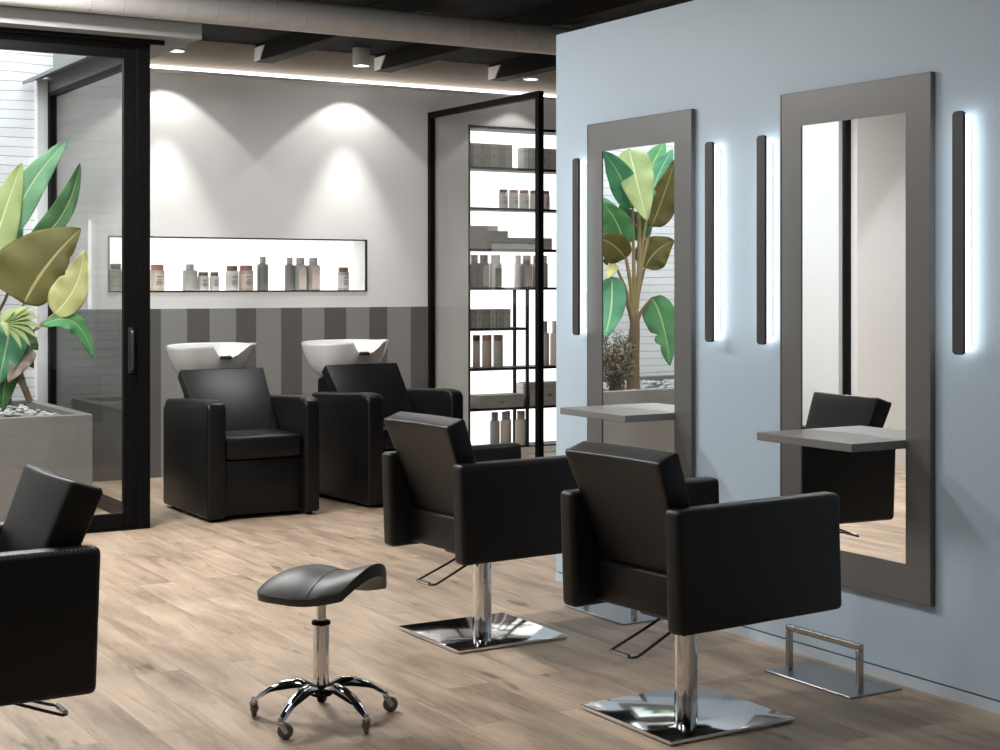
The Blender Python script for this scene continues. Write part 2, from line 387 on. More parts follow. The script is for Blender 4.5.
# sliding patio door (window wall) -----------------------------------------------------------
def frame_bars(g, x0, x1, y0, y1, z0, z1, w, top=None, bot=None):
    t = w if top is None else top; b = w if bot is None else bot
    g.box(x0, x0+w, y0, y1, z0, z1, .003, 1); g.box(x1-w, x1, y0, y1, z0, z1, .003, 1)
    g.box(x0+w, x1-w, y0, y1, z1-t, z1, .003, 1); g.box(x0+w, x1-w, y0, y1, z0, z0+b, .003, 1)
d = sroot('door_1', 'tall black framed sliding glass door to the planted patio', 'door', (0, DY, 0))
g = G(); g.box(2.955, 3.04, -.05, .06, 0, 2.985, .004, 1); g.box(PL-.08, PL-.05, -.05, .06, 0, 2.985, .004, 1)
g.box(PL-.05, 2.955, -.05, .06, 2.925, 2.985, .004, 1); g.box(PL-.05, 2.955, -.05, .06, 0, .012)
g.box(PL-.08, 3.12, -.085, -.05, 2.955, 2.985, .003, 1)
g.build('outer_frame', blackm, d)
for x0, x1, yo in ((1.28, 2.955, -.02), (PL-.05, 1.36, .03)):
    g = G(); frame_bars(g, x0, x1, yo-.022, yo+.022, .012, 2.925, .078, .06, .09)
    lf = g.build('door_leaf', blackm, d)
    G().box(x0+.076, x1-.076, yo-.004, yo+.004, .10, 2.867).build('glass_pane', glass_m, lf)
    if x0 > 1:
        xh = (x1 - .036)
        g = G(); g.tube(smoothpath([(xh, yo-.02, 1.21), (xh, yo-.05, 1.205), (xh, yo-.058, 1.17), (xh, yo-.058, 1.01), (xh, yo-.05, .975), (xh, yo-.02, .97)], 4), .012, 8)
        g.box(xh-.016, xh+.016, yo-.03, yo-.018, .95, 1.23, .004, 1)
        g.build('handle', dark_metal, lf)
# fixed side glazing of the patio
w = sroot('window_1', 'fixed black framed glass side of the patio beside the wash area', 'window', (SGX, 0, 0))
g = G(); g.box(-.055, 0, 11.43, 11.5, .0, 2.90, .003, 1); g.box(-.055, 0, DY+.06, DY+.12, 0, 2.90); g.box(-.055, 0, DY+.12, 11.43, 0, .08); g.box(-.055, 0, DY+.12, 11.43, 2.87, 2.90)
g.build('outer_frame', blackm, w)
g = G(); g.box(-.05, -.002, DY+.06, 11.54, 2.90, 3.06); g.build('head_panel', frame_grey, w)
G().box(-.032, -.024, DY+.12, 11.43, .08, 2.87).build('glass_pane', glass_side, w)
g = G(); g.prism([(-.05, 3.02), (-.05, 3.065), (-.235, 2.975), (-.235, 2.95)], DY+.12, 11.5, 'y'); g.build('flashing', frame_grey, w)

# glass partition at the shelves -------------------------------------------------------------
t = thing('glass_partition', 'tall black framed clear glass partition standing in front of the lit shelves', 'partition', (6.275, YB, 0))
g = G(); w_ = .05; L0 = YB-9.84
g.box(-.025, .025, -w_, -.002, 0, 2.95, .003, 1); g.box(-.025, .025, -L0, -L0+w_, 0, 2.95, .003, 1)
g.box(-.025, .025, -L0+w_, -w_, 2.90, 2.95, .003, 1); g.box(-.025, .025, -L0+w_, -w_, 0, .05, .003, 1)
g.build('frame', blackm, t)
G().box(-.004, .004, -L0+w_, -w_, .05, 2.90).build('glass_pane', glass_m, t)

# duct ---------------------------------------------------------------------------------------
g = G(); n = 0; prof = []; r0 = .095
x = 0.
while x < 10.2:
    prof += [(r0, x), (r0, x+.183), (r0-.004, x+.185), (r0-.004, x+.188)]; x += .19
mt = Matrix.Translation((-3.9, 8.86, 3.153)) @ Matrix.Rotation(PI/2, 4, 'Y')
g.lathe(prof, n=32, mtx=mt)
tag(g.build('ceiling_air_duct', duct_m, None, 25), 'long round galvanised air duct hanging under the dark ceiling', 'duct')

# downlights -----------------------------------------------------------------------------------
names = ['left of the three wall washing lamps, half behind the soffit corner', 'middle of the three lamps, between two dark joists', 'right of the three lamps, behind the glass partition']
def downlight(x, y, label):
    t = thing('ceiling_spotlight', 'grey cylindrical ceiling spotlight, ' + label, 'lamp', (x, y, ZC), 0, 'cylindrical spotlights above the back wall')
    g = G(); g.lathe([(.005, 0), (.068, 0), (.070, -.004), (.070, -.143), (.068, -.146), (.062, -.146), (.060, -.130), (.005, -.130)], n=28, caps=True)
    g.build('lamp_body', lampgrey, t)
    g = G(); g.lathe([(.001, -.132), (.058, -.132), (.058, -.129), (.001, -.129)], n=24); g.build('lens', lamp_lens, t)
    return t
def spot(x, y, z, watts, ang, blend, col=(1, .97, .93), tgt=None, size=.03):
    l = bpy.data.lights.new('spot', 'SPOT'); l.energy = watts; l.spot_size = R(ang); l.spot_blend = blend; l.color = col; l.shadow_soft_size = size
    o = bpy.data.objects.new('spot_beam', l); C.objects.link(o); o.location = (x, y, z)
    if tgt: o.rotation_euler = (Vector(tgt)-Vector((x, y, z))).to_track_quat('-Z', 'Y').to_euler()
    return o
for i, x in enumerate((3.93, 5.48, 7.10)):
    downlight(x, 11.30, names[i])
    kq = .35 if i == 2 else 1.
    spot(x, 11.30, 3.252, 16*kq, 97, .1)
    spot(x, 11.30, 3.252, 88*kq, 53, .7)
# cove strip
g = G(); g.box(3.3, 8.9, YB-.055, YB-.001, 3.125, 3.14)
g.box(3.3, 8.9, YB-.055, YB-.045, 3.14, 3.15)
cv = thing('cove_light', 'long white glowing light strip along the top of the back wall', 'light strip')
g.build('profile', white, cv)
G().box(3.31, 8.89, YB-.044, YB-.004, 3.141, 3.168, .006, 2).build('diffuser', led_cove, cv)

# ------------------------------------------------------------------ styling stations (mirrors)
def station(yc, label):
    t = thing('styling_mirror', label, 'mirror', (MX, yc, 0), 0, 'tall grey framed mirrors on the blue wall')
    H0, H1, hw, bd = .328, 2.263, .402, .131
    g = G(); iw = hw-.118; th = WX-MX
    g.box(0, th, -hw, -iw, H0, H1); g.box(0, th, iw, hw, H0, H1); g.box(0, th, -iw, iw, H1-bd, H1); g.box(0, th, -iw, iw, H0, H0+bd)
    g.build('frame', frame_grey, t)
    g = G(); k = .006
    g.box(-.0015, th, -hw-k, -hw, H0-k, H1+k); g.box(-.0015, th, hw, hw+k, H0-k, H1+k); g.box(-.0015, th, -hw, hw, H1, H1+k); g.box(-.0015, th, -hw, hw, H0-k, H0)
    g.build('edging', frame_edge, t)
    G().box(.004, .012, -iw, iw, H0+bd, H1-bd).build('mirror_glass', mirror_m, t)
    G().box(-.270, .003, -iw-.001, iw-.045, .887, .918, .002, 1).build('shelf', shelf_m, t)
    return t
st = station(4.421, 'tall grey framed mirror with shelf, nearest to the camera, reflecting a black chair')
dup(st, (MX, 5.821, 0), 0, 'tall grey framed mirror with shelf, farther along the wall, reflecting a large leafy plant')
# wall light bars
def bar(y, label):
    t = thing('wall_light', label, 'wall lamp', (WX, y, 0), 0, 'vertical backlit bar lamps on the blue wall')
    z0, z1, hw = 1.246, 2.108, .0265
    def stad(hw, z0, z1, n=8, rc=.017):
        P = []; rc = min(rc, hw)
        for (sx_, zz, a0) in ((1, z1, 0), (-1, z1, PI/2), (-1, z0, PI), (1, z0, 1.5*PI)):
            for k in range(n+1):
                a = a0 + PI/2*k/n; P.append((sx_*(hw-rc)+rc*math.cos(a), zz + (-rc if zz == z1 else rc) + rc*math.sin(a)))
        return P
        for k in range(n+1):
            a = PI*k/n; P.append((hw*math.cos(a), z1-hw+hw*math.sin(a)))
        for k in range(n+1):
            a = PI+PI*k/n; P.append((hw*math.cos(a), z0+hw+hw*math.sin(a)))
        return P
    g = G(); g.prism(stad(hw, z0, z1), -.062, -.048, 'x', .002, 1); g.build('bar', charcoal, t)
    g = G(); g.prism(stad(.011, z0+.010, z1-.010), -.0478, -.012, 'x'); g.build('light_strip', led_cool, t)
    G().box(-.0118, 0, -.006, .006, z0+.03, z1-.03).build('mounting_rail', white, t)
    return t
b0 = bar(3.85, 'vertical backlit dark bar lamp right of the nearer mirror')
dup(b0, (WX, 4.905, 0), 0, 'vertical backlit dark bar lamp just left of the nearer mirror')
dup(b0, (WX, 5.245, 0), 0, 'vertical backlit dark bar lamp just right of the farther mirror')
dup(b0, (WX, 6.275, 0), 0, 'vertical backlit dark bar lamp left of the farther mirror, by the wall end')
# floor footrests
def footrest(y, label):
    t = thing('footrest', label, 'footrest', (4.08, y, 0), 0, 'steel footrests on the floor under the mirrors')
    G().box(-.13, .13, -.235, .235, 0, .008, .002, 1).build('base_plate', satin, t)
    g = G(); c = .011
    for s in (-1, 1):
        G2 = G(); G2.box(-.041-c, -.041+c, s*.19-c, s*.19+c, .008, .158, .002, 1); G2.build('post', steel, t)
    g.box(-.041-c, -.041+c, -.19-c, .19+c, .158, .18, .002, 1); g.build('bar', steel, t)
    return t
f0 = footrest(4.36, 'steel bar footrest on a flat plate below the nearer mirror')
dup(f0, (4.08, 5.76, 0), 0, 'steel bar footrest on a flat plate below the farther mirror, half hidden by a chair')

# ------------------------------------------------------------------ styling chairs
def styling_chair(label):
    t = thing('styling_chair', label, 'chair', (0, 0, 0), 0, 'black square arm styling chairs')
    # chair faces local +x
    G().box(-.267, .267, -.262, .262, .004, .018, .004, 2, mtx=Matrix.Rotation(R(-4.5), 4, 'Z')).build('base_plate', plate_m, t)
    g = G(); g.lathe([(.041, .018), (.041, .325), (.0385, .328), (.0385, .333), (.041, .336), (.041, .355)], n=32)
    g.build('column', chrome, t)
    G().box(-.12, .12, -.11, .11, .35, .386, .006, 1).build('seat_bracket', dark_metal, t)
    g = G(); pts = [(-.05, .055, .35), (-.10, .055, .325), (-.26, .065, .262), (-.285, .062, .255), (-.293, .045, .253), (-.293, -.045, .253), (-.285, -.062, .255), (-.26, -.065, .262), (-.10, -.055, .325), (-.05, -.055, .35)]
    g.tube(smoothpath(pts, 4), .005, 8); pl = g.build('pump_lever', dark_metal, t)
    g = G(); g.tube([(-.2945, -.045, .2545), (-.2945, .045, .2545)], .0085, 8); g.build('pedal_grip', steel, pl)
    G().box(.055, .09, -.035, -.005, .315, .352, .004, 1).build('swivel_lock', steel, t)
    for s in (1, -1):
        y0, y1 = (.236, .314) if s > 0 else (-.314, -.236)
        shear = Matrix(((1, 0, -.035, .027), (0, 1, 0, 0), (0, 0, 1, 0), (0, 0, 0, 1)))
        p = G().box(-.318, .437 if s < 0 else .39, y0, y1, .367, .773, .020, 4, mtx=shear).build('armrest', leather, t)
        g = G(); yy = s*.306
        for k in range(58):
            x = -.29 + k*.0118
            g.box(x, x+.007, yy-.0022, yy+.0022, .7665, .7705)
        g.build('stitching', stitch_m, p)
    G().box(-.212, .385, -.235, .235, .385, .53, .012, 3).build('seat_box', leather, t)
    g = G(); g.box(-.15, .392, -.23, .23, .535, .605, .025, 4); g.build('seat_cushion', leather, t)
    # backrest: swept section, slightly hollow across
    g = G(); NY = 12; rows = []
    def sec(z, hw, xb, xf):
        pass
    prof_b = [(-.175, .50), (-.205, .58), (-.335, .918)]
    tb = bmesh.new(); NZ = 10; grid = []
    for side in (0, 1):                      # 0 back face, 1 front face
        sheet = []
        for i in range(NZ+1):
            f = i/NZ; z0 = .495 + f*.425
            hw = .228 + .022*max(0, (f-.55)/.45)**.8
            x0 = -.178 - .169*f
            row = []
            for j in range(NY+1):
                v = -1 + 2*j/NY
                hol = .016*f*(1-v*v)
                if side == 0: p = (x0 + hol, v*hw, z0)
                else: p = (x0 + .092 + .01*(1-f) + hol*.9, v*hw*.995, z0 + .032*f)
                row.append(tb.verts.new(p))
            sheet.append(row)
        grid.append(sheet)
    for i in range(NZ):
        for j in range(NY):
            for sh, fl in ((grid[0], 0), (grid[1], 1)):
                q = [sh[i][j], sh[i][j+1], sh[i+1][j+1], sh[i+1][j]]
                tb.faces.new(q if fl else q[::-1])
    A, B = grid
    for i in range(NZ):
        tb.faces.new([A[i][0], B[i][0], B[i+1][0], A[i+1][0]]); tb.faces.new([A[i][NY], A[i+1][NY], B[i+1][NY], B[i][NY]])
    for j in range(NY):
        tb.faces.new([A[0][j], A[0][j+1], B[0][j+1], B[0][j]]); tb.faces.new([A[NZ][j], B[NZ][j], B[NZ][j+1], A[NZ][j+1]])
    bmesh.ops.recalc_face_normals(tb, faces=tb.faces[:])
    sharp = [e for e in tb.edges if len(e.link_faces) == 2 and e.calc_face_angle(0) > R(50)]
    bmesh.ops.bevel(tb, geom=sharp, offset=.012, segments=3, profile=.5, affect='EDGES', clamp_overlap=True)
    g._take(tb); bk = g.build('backrest', leather, t, 60)
    g = G(); P = []
    for j in range(NY+1):
        v = -1 + 2*j/NY; P.append((-.336 + .016*(1-v*v), v*.25, .9235))
    for a, b in zip(P, P[1:]):
        for q in (0, .5):
            p = Vector(a).lerp(Vector(b), q+.1); r = Vector(a).lerp(Vector(b), q+.38)
            g.tube([p, r], .0022, 5)
    g.build('stitching', stitch_m, bk)
    return t
sc0 = styling_chair('black leather styling chair on a square chrome base, facing the nearer mirror')
sc0.location = (3.315, 4.265, 0); sc0.rotation_euler = (0, 0, R(4.5))
dup(sc0, (3.335, 5.70, 0), R(4.5), 'black leather styling chair on a square chrome base, facing the farther mirror')
dup(sc0, (.935, 4.53, 0), PI + R(1), 'black leather styling chair facing left, cut off by the left picture edge')

# ------------------------------------------------------------------ wash units
def wash_unit(label):
    t = thing('wash_chair', label, 'chair', (0, 0, 0), 0, 'black wash chairs with white basins')
    # local: x across (0..0.72), y depth (0 front ... back), faces -y
    W = .765
    for x0, x1 in ((0, .125), (W-.105, W)):
        P = []
        g = G()
        prof = [(0.0, .02), (.86, .02), (.86, .66), (.80, .73), (.12, .765), (.03, .755), (0.0, .72)]
        g.prism(prof, x0, x1, 'x', .028, 4)
        g.build('armrest', leather2, t, 50)
        for fy in (.08, .78):
            g = G(); g.lathe([(.018, 0), (.02, .003), (.02, .024)], (x0+.0625, fy, 0), 14); g.build('foot', rubber, t)
    G().box(.118, W-.10, .055, .80, .03, .375, .01, 2).build('front_panel', leather2, t)
    g = G(); g.box(.122, W-.107, .028, .62, .378, .53, .035, 4); g.build('seat_cushion', leather2, t)
    th = .085
    A = (.40, .50); B = (.755, .925); d = Vector((B[0]-A[0], B[1]-A[1])).normalized(); nrm = Vector((d.y, -d.x))
    poly = [A, B, (B[0]+nrm.x*th, B[1]+nrm.y*th), (A[0]+nrm.x*th, A[1]+nrm.y*th)]
    g = G(); tb = bmesh.new(); vv = []
    for (py_, pz_), xl, xr in zip(poly, (.128, .085, .085, .128), (W-.110, W-.085, W-.085, W-.110)): vv.append((tb.verts.new((xl, py_, pz_)), tb.verts.new((xr, py_, pz_))))
    tb.faces.new([v[0] for v in vv]); tb.faces.new([v[1] for v in vv][::-1])
    for k in range(4): tb.faces.new([vv[k][0], vv[(k+1) % 4][0], vv[(k+1) % 4][1], vv[k][1]])
    bmesh.ops.recalc_face_normals(tb, faces=tb.faces[:]); bmesh.ops.bevel(tb, geom=tb.edges[:], offset=.012, segments=3, profile=.5, affect='EDGES', clamp_overlap=True)
    g._take(tb)
    g.build('backrest', leather2, t)
    g = G(); g.prism([(.84, .0), (1.22, .0), (1.22, .80), (.92, .86), (.84, .80)], .27, W-.24, 'x', .02, 3); g.build('pedestal', blackm, t)
    # basin: lofted shell
    cx, cy = .42, 1.09; n = 64
    def rim(a):          # a: angle, front (towards the chair, -y) at -90 degrees
        x = math.cos(a); y = math.sin(a); p = 3.2
        r = (abs(x)**p + abs(y)**p)**(-1/p)
        return r
    def notch(a):
        dlt = abs(((a + PI/2 + PI) % (2*PI)) - PI)
        dd = ((a + PI/2 + PI) % (2*PI)) - PI
        lo, hi = (R(8), R(18)) if dd < 0 else (R(8), R(40))
        if dlt < lo: return 1.
        if dlt > hi: return 0.
        s = (dlt-lo)/(hi-lo); return 1-(3*s*s-2*s**3)
    def ring(sx, sy, z, oy=0, drop=0., shape=1.):
        out = []
        for k in range(n):
            a = 2*PI*k/n; r = rim(a); r = 1 + (r-1)*shape
            nz = notch(a)
            out.append((cx + sx*r*math.cos(a), cy + oy + sy*r*math.sin(a), z - drop*nz - (.018*max(0., math.cos(a-PI))**2 if drop > .05 else 0.) + (.012*max(0., math.cos(a+PI*.22))**6 if drop > .05 else 0.)))
        return out
    zt = 1.075
    rings = [ring(.12, .13, .80, .03, 0, .3), ring(.185, .19, .835, .02, 0, .6), ring(.235, .235, .90, 0, .0, .85), ring(.268, .265, .98, -.01, .01), ring(.284, .285, zt-.02, -.02, .070), ring(.288, .289, zt-.006, -.02, .078), ring(.285, .286, zt, -.02, .08),
             ring(.275, .276, zt, -.02, .08), ring(.270, .271, zt-.008, -.02, .078), ring(.255, .25, .99, -.01, .02), ring(.22, .215, .92, 0), ring(.12, .12, .868, .02, 0, .5), ring(.02, .02, .86, .03, 0, 0)]
    tb = bmesh.new(); VR = [[tb.verts.new(p) for p in r] for r in rings]
    for a, b in zip(VR, VR[1:]):
        for k in range(n): tb.faces.new([a[k], a[(k+1) % n], b[(k+1) % n], b[k]])
    tb.faces.new(VR[0][::-1]); tb.faces.new(VR[-1])
    bmesh.ops.recalc_face_normals(tb, faces=tb.faces[:])
    g = G(); g._take(tb); bs = g.build('basin', ceramic, t, 60)
    g = G(); g.prism([(.775, .982), (.775, 1.0), (.795, 1.006), (.85, .995), (.85, .975)], cx-.04, cx+.04, 'x', .004, 2); g.build('neck_rest', rubber, bs)
    g = G(); g.lathe([(.001, .862), (.022, .862), (.022, .866), (.001, .866)], (cx, cy+.03, 0), 16); g.build('drain', chrome, bs)
    return t
w0 = wash_unit('black leather wash chair with white basin, left of the pair, nearer the patio glass'); w0.location = (3.40, 9.19, 0)
dup(w0, (4.535, 9.24, 0), R(4), 'black leather wash chair with white basin, right of the pair, partly behind a styling chair')

# ------------------------------------------------------------------ saddle stool
def stool():
    t = thing('saddle_stool', 'grey saddle seat stool on a five star chrome base with castors', 'stool', (2.205, 4.86, 0))
    cyl = G(); cyl.lathe([(.0275, .105), (.0275, .328), (.029, .330), (.029, .334), (.0275, .336)], n=28); cyl.build('column', chrome, t)
    g = G(); g.lathe([(.0275, .330), (.0325, .332), (.0325, .342), (.0275, .344)], n=24); g.build('column_ring', blackm, t)
    g = G(); g.lathe([(.017, .336), (.017, .465)], n=20); g.build('gas_piston', chrome, t)
    g = G(); g.lathe([(.012, .066), (.013, .083), (.038, .09), (.043, .11), (.036, .125), (.031, .128)], n=24); g.build('hub', blackm, t)
    for deg in (140, 212, 284, 356, 68):
        a = R(deg); mt = Matrix.Rotation(a, 4, 'Z')
        pts = [(.03, .108, .022, .016), (.08, .128, .021, .015), (.13, .122, .019, .013), (.18, .103, .017, .011), (.222, .076, .015, .009), (.24, .062, .013, .008)]
        tb = bmesh.new(); rr = []
        for x, z, hw, hh in pts:
            rr.append([tb.verts.new((x, y, zz)) for y, zz in ((-hw, z-hh), (-hw*.8, z+hh*.5), (-hw*.45, z+hh), (hw*.45, z+hh), (hw*.8, z+hh*.5), (hw, z-hh))])
        for p, q in zip(rr, rr[1:]):
            for k in range(6): tb.faces.new([p[k], p[(k+1) % 6], q[(k+1) % 6], q[k]])
        tb.faces.new(rr[0][::-1]); tb.faces.new(rr[-1]); bmesh.ops.recalc_face_normals(tb, faces=tb.faces[:])
        g = G(); g._take(tb, mt); arm = g.build('leg', chrome, t, 50)
        g = G()
        for s in (-1, 1):
            P = [(.06, .118), (.10, .126), (.16, .112), (.19, .095), (.16, .100), (.10, .112)]
            g.prism(P, s*.0185, s*.0215, 'y', mtx=mt)
        g.build('inset', blackm, arm)
        ax_deg = {140: 150, 212: 60, 284: 158, 356: 70, 68: 20}[deg]
        cm = Matrix.Translation((.24*math.cos(a), .24*math.sin(a), 0)) @ Matrix.Rotation(R(ax_deg - 90), 4, 'Z')
        g = G(); g.lathe([(.008, .045), (.008, .072)], (0, 0, 0), 12, cm)
        for sd in (-1, 1):
            g.prism([(-.010, .056), (.012, .056), (.026, .030), (.024, .020), (.014, .018), (.004, .034)], sd*.0115-.002, sd*.0115+.002, 'y', .001, 1, mtx=cm)
        g.box(-.010, .012, -.0135, .0135, .050, .058, .002, 1, mtx=cm)
        ca = g.build('caster', steel, t)
        g = G(); mw = cm @ Matrix.Translation((.016, 0, .0265)) @ Matrix.Rotation(PI/2, 4, 'X')
        g.lathe([(.006, -.009), (.019, -.009), (.0235, -.007), (.0265, -.003), (.0265, .003), (.0235, .007), (.019, .009), (.006, .009)], n=24, mtx=mw)
        g.build('wheel', wheelm, ca)
        g = G(); g.lathe([(.001, -.0148), (.007, -.0148), (.007, .0148), (.001, .0148)], n=14, mtx=mw); g.build('axle', steel, ca)
    # saddle: axis a runs rear (-1) to pommel (+1), b across
    tb = bmesh.new(); NA, NB = 26, 22
    def surf(a, b, off):
        rear = max(0., -a); fr = max(0., a)
        hw = .180 - .045*fr
        if rear > 0: hw = max(.012, hw*math.sqrt(max(0., 1 - rear**4.5)))
        ax = .205*a + .02*fr - .05*fr*abs(b)**2.6
        bb = b*hw
        zc = .532 + .026*fr**2 - .066*rear**2.4 - .015*math.exp(-((a-.35)/.3)**2)
        zr = .447 + .026*fr**2 + .004*rear
        z = zc - (zc - zr)*(.8*b*b + .2*b**4)
        return Vector((ax, bb, z - off))
    top = [[tb.verts.new(surf(-1+2*i/NA, -1+2*j/NB, 0)) for j in range(NB+1)] for i in range(NA+1)]
    bot = [[tb.verts.new(surf(-1+2*i/NA, (-1+2*j/NB)*.96, .032 + .012*(1-(-1+2*j/NB)**2))) for j in range(NB+1)] for i in range(NA+1)]
    for i in range(NA):
        for j in range(NB):
            tb.faces.new([top[i][j], top[i+1][j], top[i+1][j+1], top[i][j+1]]); tb.faces.new([bot[i][j], bot[i][j+1], bot[i+1][j+1], bot[i+1][j]])
    for i in range(NA):
        tb.faces.new([top[i][0], bot[i][0], bot[i+1][0], top[i+1][0]]); tb.faces.new([top[i][NB], top[i+1][NB], bot[i+1][NB], bot[i][NB]])
    for j in range(NB):
        tb.faces.new([top[0][j], top[0][j+1], bot[0][j+1], bot[0][j]]); tb.faces.new([top[NA][j], bot[NA][j], bot[NA][j+1], top[NA][j+1]])
    bmesh.ops.recalc_face_normals(tb, faces=tb.faces[:])
    sharp = [e for e in tb.edges if len(e.link_faces) == 2 and e.calc_face_angle(0) > R(55)]
    bmesh.ops.bevel(tb, geom=sharp, offset=.008, segments=3, profile=.5, affect='EDGES', clamp_overlap=True)
    rot = Matrix.Rotation(R(-61), 4, 'Z')
    g = G(); g._take(tb, rot); seat = g.build('saddle_seat', mat('dark_grey_vinyl', (.022, .022, .023), .46, bump=(250, .08)), t, 60)
    g = G(); pts = [rot @ (surf(.26+.06*b*b, b, -.0004)) for b in [(-1+2*k/20)*.97 for k in range(21)]]
    g.tube(pts, .0012, 5); g.build('seam', blackm, seat)
    g = G(); g.box(-.09, .09, -.07, .07, .45, .475, .006, 1, mtx=rot); g.build('seat_plate', blackm, t)
stool()

# ------------------------------------------------------------------ products
ORD = ['first', 'second', 'third', 'fourth', 'fifth', 'sixth', 'seventh', 'eighth', 'ninth', 'tenth', 'eleventh', 'twelfth', 'thirteenth']
def jar(x, y, z, w, h, body, cap, label, group, lab=None, capfrac=.2, neck=.86):
    t = thing('cosmetic_jar', label, 'jar', (x, y, z), 0, group)
    r = w/2; hb = h*(1-capfrac)
    g = G(); g.lathe([(r*.93, 0), (r, .004), (r, hb-.012), (r*.93, hb-.003), (r*.80, hb)], n=24); bd = g.build('body', body, t)
    g = G(); g.lathe([(r*neck, hb), (r*neck, h-.004), (r*(neck-.05), h)], n=24); g.build('cap', cap, t)
    if lab:
        g = G(); g.lathe([(r*1.004, hb*.12), (r*1.012, hb*.14), (r*1.012, hb*.8), (r*1.004, hb*.82)], n=24, caps=False); lb = g.build('paper_label', lab, bd)
        g = G()
        for k, (q, ww) in enumerate(((.66, .5), (.5, .34), (.4, .6), (.3, .42))):
            g.box(-r*ww*.7, r*ww*.7, -r*1.03, -r*.72, hb*q, hb*q+.006)
        g.build('print', ink, bd)
    return t
def bottle(x, y, z, w, h, body, cap, label, group, inset=None, nf=.56, hs=.74):
    t = thing('cosmetic_bottle', label, 'bottle', (x, y, z), 0, group)
    r = w/2; hb = h*hs
    g = G(); g.lathe([(r*.93, 0), (r, .004), (r, hb-.018), (r*.95, hb-.006), (r*.75, hb), (r*nf*.9, hb+.004)], n=24); bd = g.build('body', body, t)
    g = G(); g.lathe([(r*nf, hb+.004), (r*nf, h-.004), (r*nf*.92, h)], n=20); g.build('cap', cap, t)
    if inset:
        g = G(); P = [(-r*.55, .012), (r*.55, .012), (r*.55, hb*.75), (r*.35, hb*.9), (-r*.05, hb*.94), (-r*.55, hb*.8)]
        g.prism([(p[0], p[1]) for p in P], -r*1.015, -r*.80, 'y'); g.build('panel', inset, bd)
    return t
def carton(x0, x1, y, z, h, dpt, m, label, group, line=True):
    xc = (x0+x1)/2; hw = (x1-x0)/2
    t = thing('product_carton', label, 'box', (xc, y, z), 0, group)
    bx = G().box(-hw, hw, -dpt/2, dpt/2, 0, h, .0015, 1).build('body', m, t)
    if line:
        g = G(); g.box(-hw-.0006, hw+.0006, -dpt/2-.0008, dpt/2, h*.80, h*.815)
        g.box(-hw*.12, hw*.12, -dpt/2-.0008, -dpt/2+.002, h*.40, h*.52)
        g.build('printed_band', ink, t)
    return t
SP = (YB+.13)/ (F*CY)      # rough metres per pixel near the wall
def pxx(p, y): return x_at(p, y)
# the niche: crop pixel columns -> photo pixels
def npx(c): return 100 + c/3.5714
YN = YB + .11
mpp = YN/dirv(230, 0).y/3.5714
NG = 'toiletries in the lit wall niche'
nl = [
 ('jar', 36, 75, 95, oliveb, capdark, 'olive glass jar with dark cap at the left end of the lit niche', None),
 ('jar', 80, 118, 72, palegrey, cappink, 'small pale jar in the lit niche, half hidden by the black door post', None),
 ('jar', 180, 228, 93, beige, cappink, 'beige jar with dusty pink cap in the niche, right of the door post', rose),
 ('bottle', 297, 345, 95, greyb, greyb, 'grey narrow necked bottle in the niche, left of the two small labelled jars', None),
 ('jar', 350, 387, 67, palegrey, capbrown, 'small brown capped jar in the niche, left of its twin', paper),
 ('jar', 393, 424, 67, palegrey, capbrown, 'small brown capped jar in the niche, right of its twin', paper),
 ('jar', 450, 492, 90, palegrey, capbrown, 'white labelled jar with brown cap in the middle of the niche', paper),
 ('jar', 497, 546, 92, beige, cappink, 'beige jar with dusty pink cap in the middle of the niche, beside a labelled jar', rose),
 ('bottle', 562, 600, 125, dgreyb, greyb, 'tall dark grey bottle standing alone in the niche', None),
 ('bottle', 660, 694, 122, dgreyb, greyb, 'tall dark bottle in the niche, leftmost of the row of three', None),
 ('bottle', 692, 738, 122, greyb, greyb, 'tall grey bottle with beige front in the niche, middle of the row of three', rose),
 ('bottle', 738, 785, 122, greyb, greyb, 'tall grey bottle with beige front in the niche, rightmost of the row of three', rose),
 ('jar', 849, 889, 87, greyb, capbrown, 'white labelled grey jar with brown cap at the right end of the niche', paper)]
for kd, c0, c1, hh, bm_, cm_, lb, ex in nl:
    y = YN + (.03 if kd == 'jar' and c0 == 80 else 0)
    x = (x_at(npx(c0), y)+x_at(npx(c1), y))/2; w = (c1-c0)*mpp*1.08; h = hh*mpp*.98
    if kd == 'jar': jar(x, y, NZ0, w, h, bm_, cm_, lb, NG, ex)
    else: bottle(x, y, NZ0, w, h, bm_, cm_, lb, NG, ex, nf=.62 if c0 > 650 else .55, hs=.78)

# shelving recessed in the wall
t = thing('shelving', 'tall recessed black metal shelving with backlit white panel behind the glass partition', 'shelves', (0, YB, 0))
ZS = [2.867, 2.512, 2.158, 1.80, 1.461, 1.106, .758, .408, .062]
tk = .022
for a in ((SX0, SX0+.022, 0, .03), (SX1-.022, SX1, 0, .03), (SX0, SX0+.02, .22, .245)): G().box(*a, SZ0, SZ1).build('side_post', blackm, t)
XD = x_at(528, YB)
for ya in (0, .215): G().box(XD-.012, XD+.012, ya, ya+.024, .062, 1.461).build('divider', blackm, t)
for i, z in enumerate(ZS):
    x1 = XD if i == 5 else SX1-.02
    G().box(SX0+.02, x1, .001, .245, z-tk, z, .001, 1).build('shelf_board', blackm, t)
G().box(SX0, SX1, .248, .268, SZ0, SZ1).build('light_panel', lit_panel, t)
YS = YB + .10
def sx(c, y=None): return x_at(420 + c/3.7467, y or YS)
ms = YS/dirv(500, 0).y/3.7467
def cartons(cs, z, h, row, m=gb, dpt=.13, grp='grey cartons'):
    for i, (a, b) in enumerate(cs):
        if i: a += 1.2
        carton(sx(a, YS-dpt/2), sx(b, YS-dpt/2)-.0035, YS, z, h, dpt, m[i % 2], 'upright grey carton on the %s, %s from the left' % (row, ORD[i]), grp)
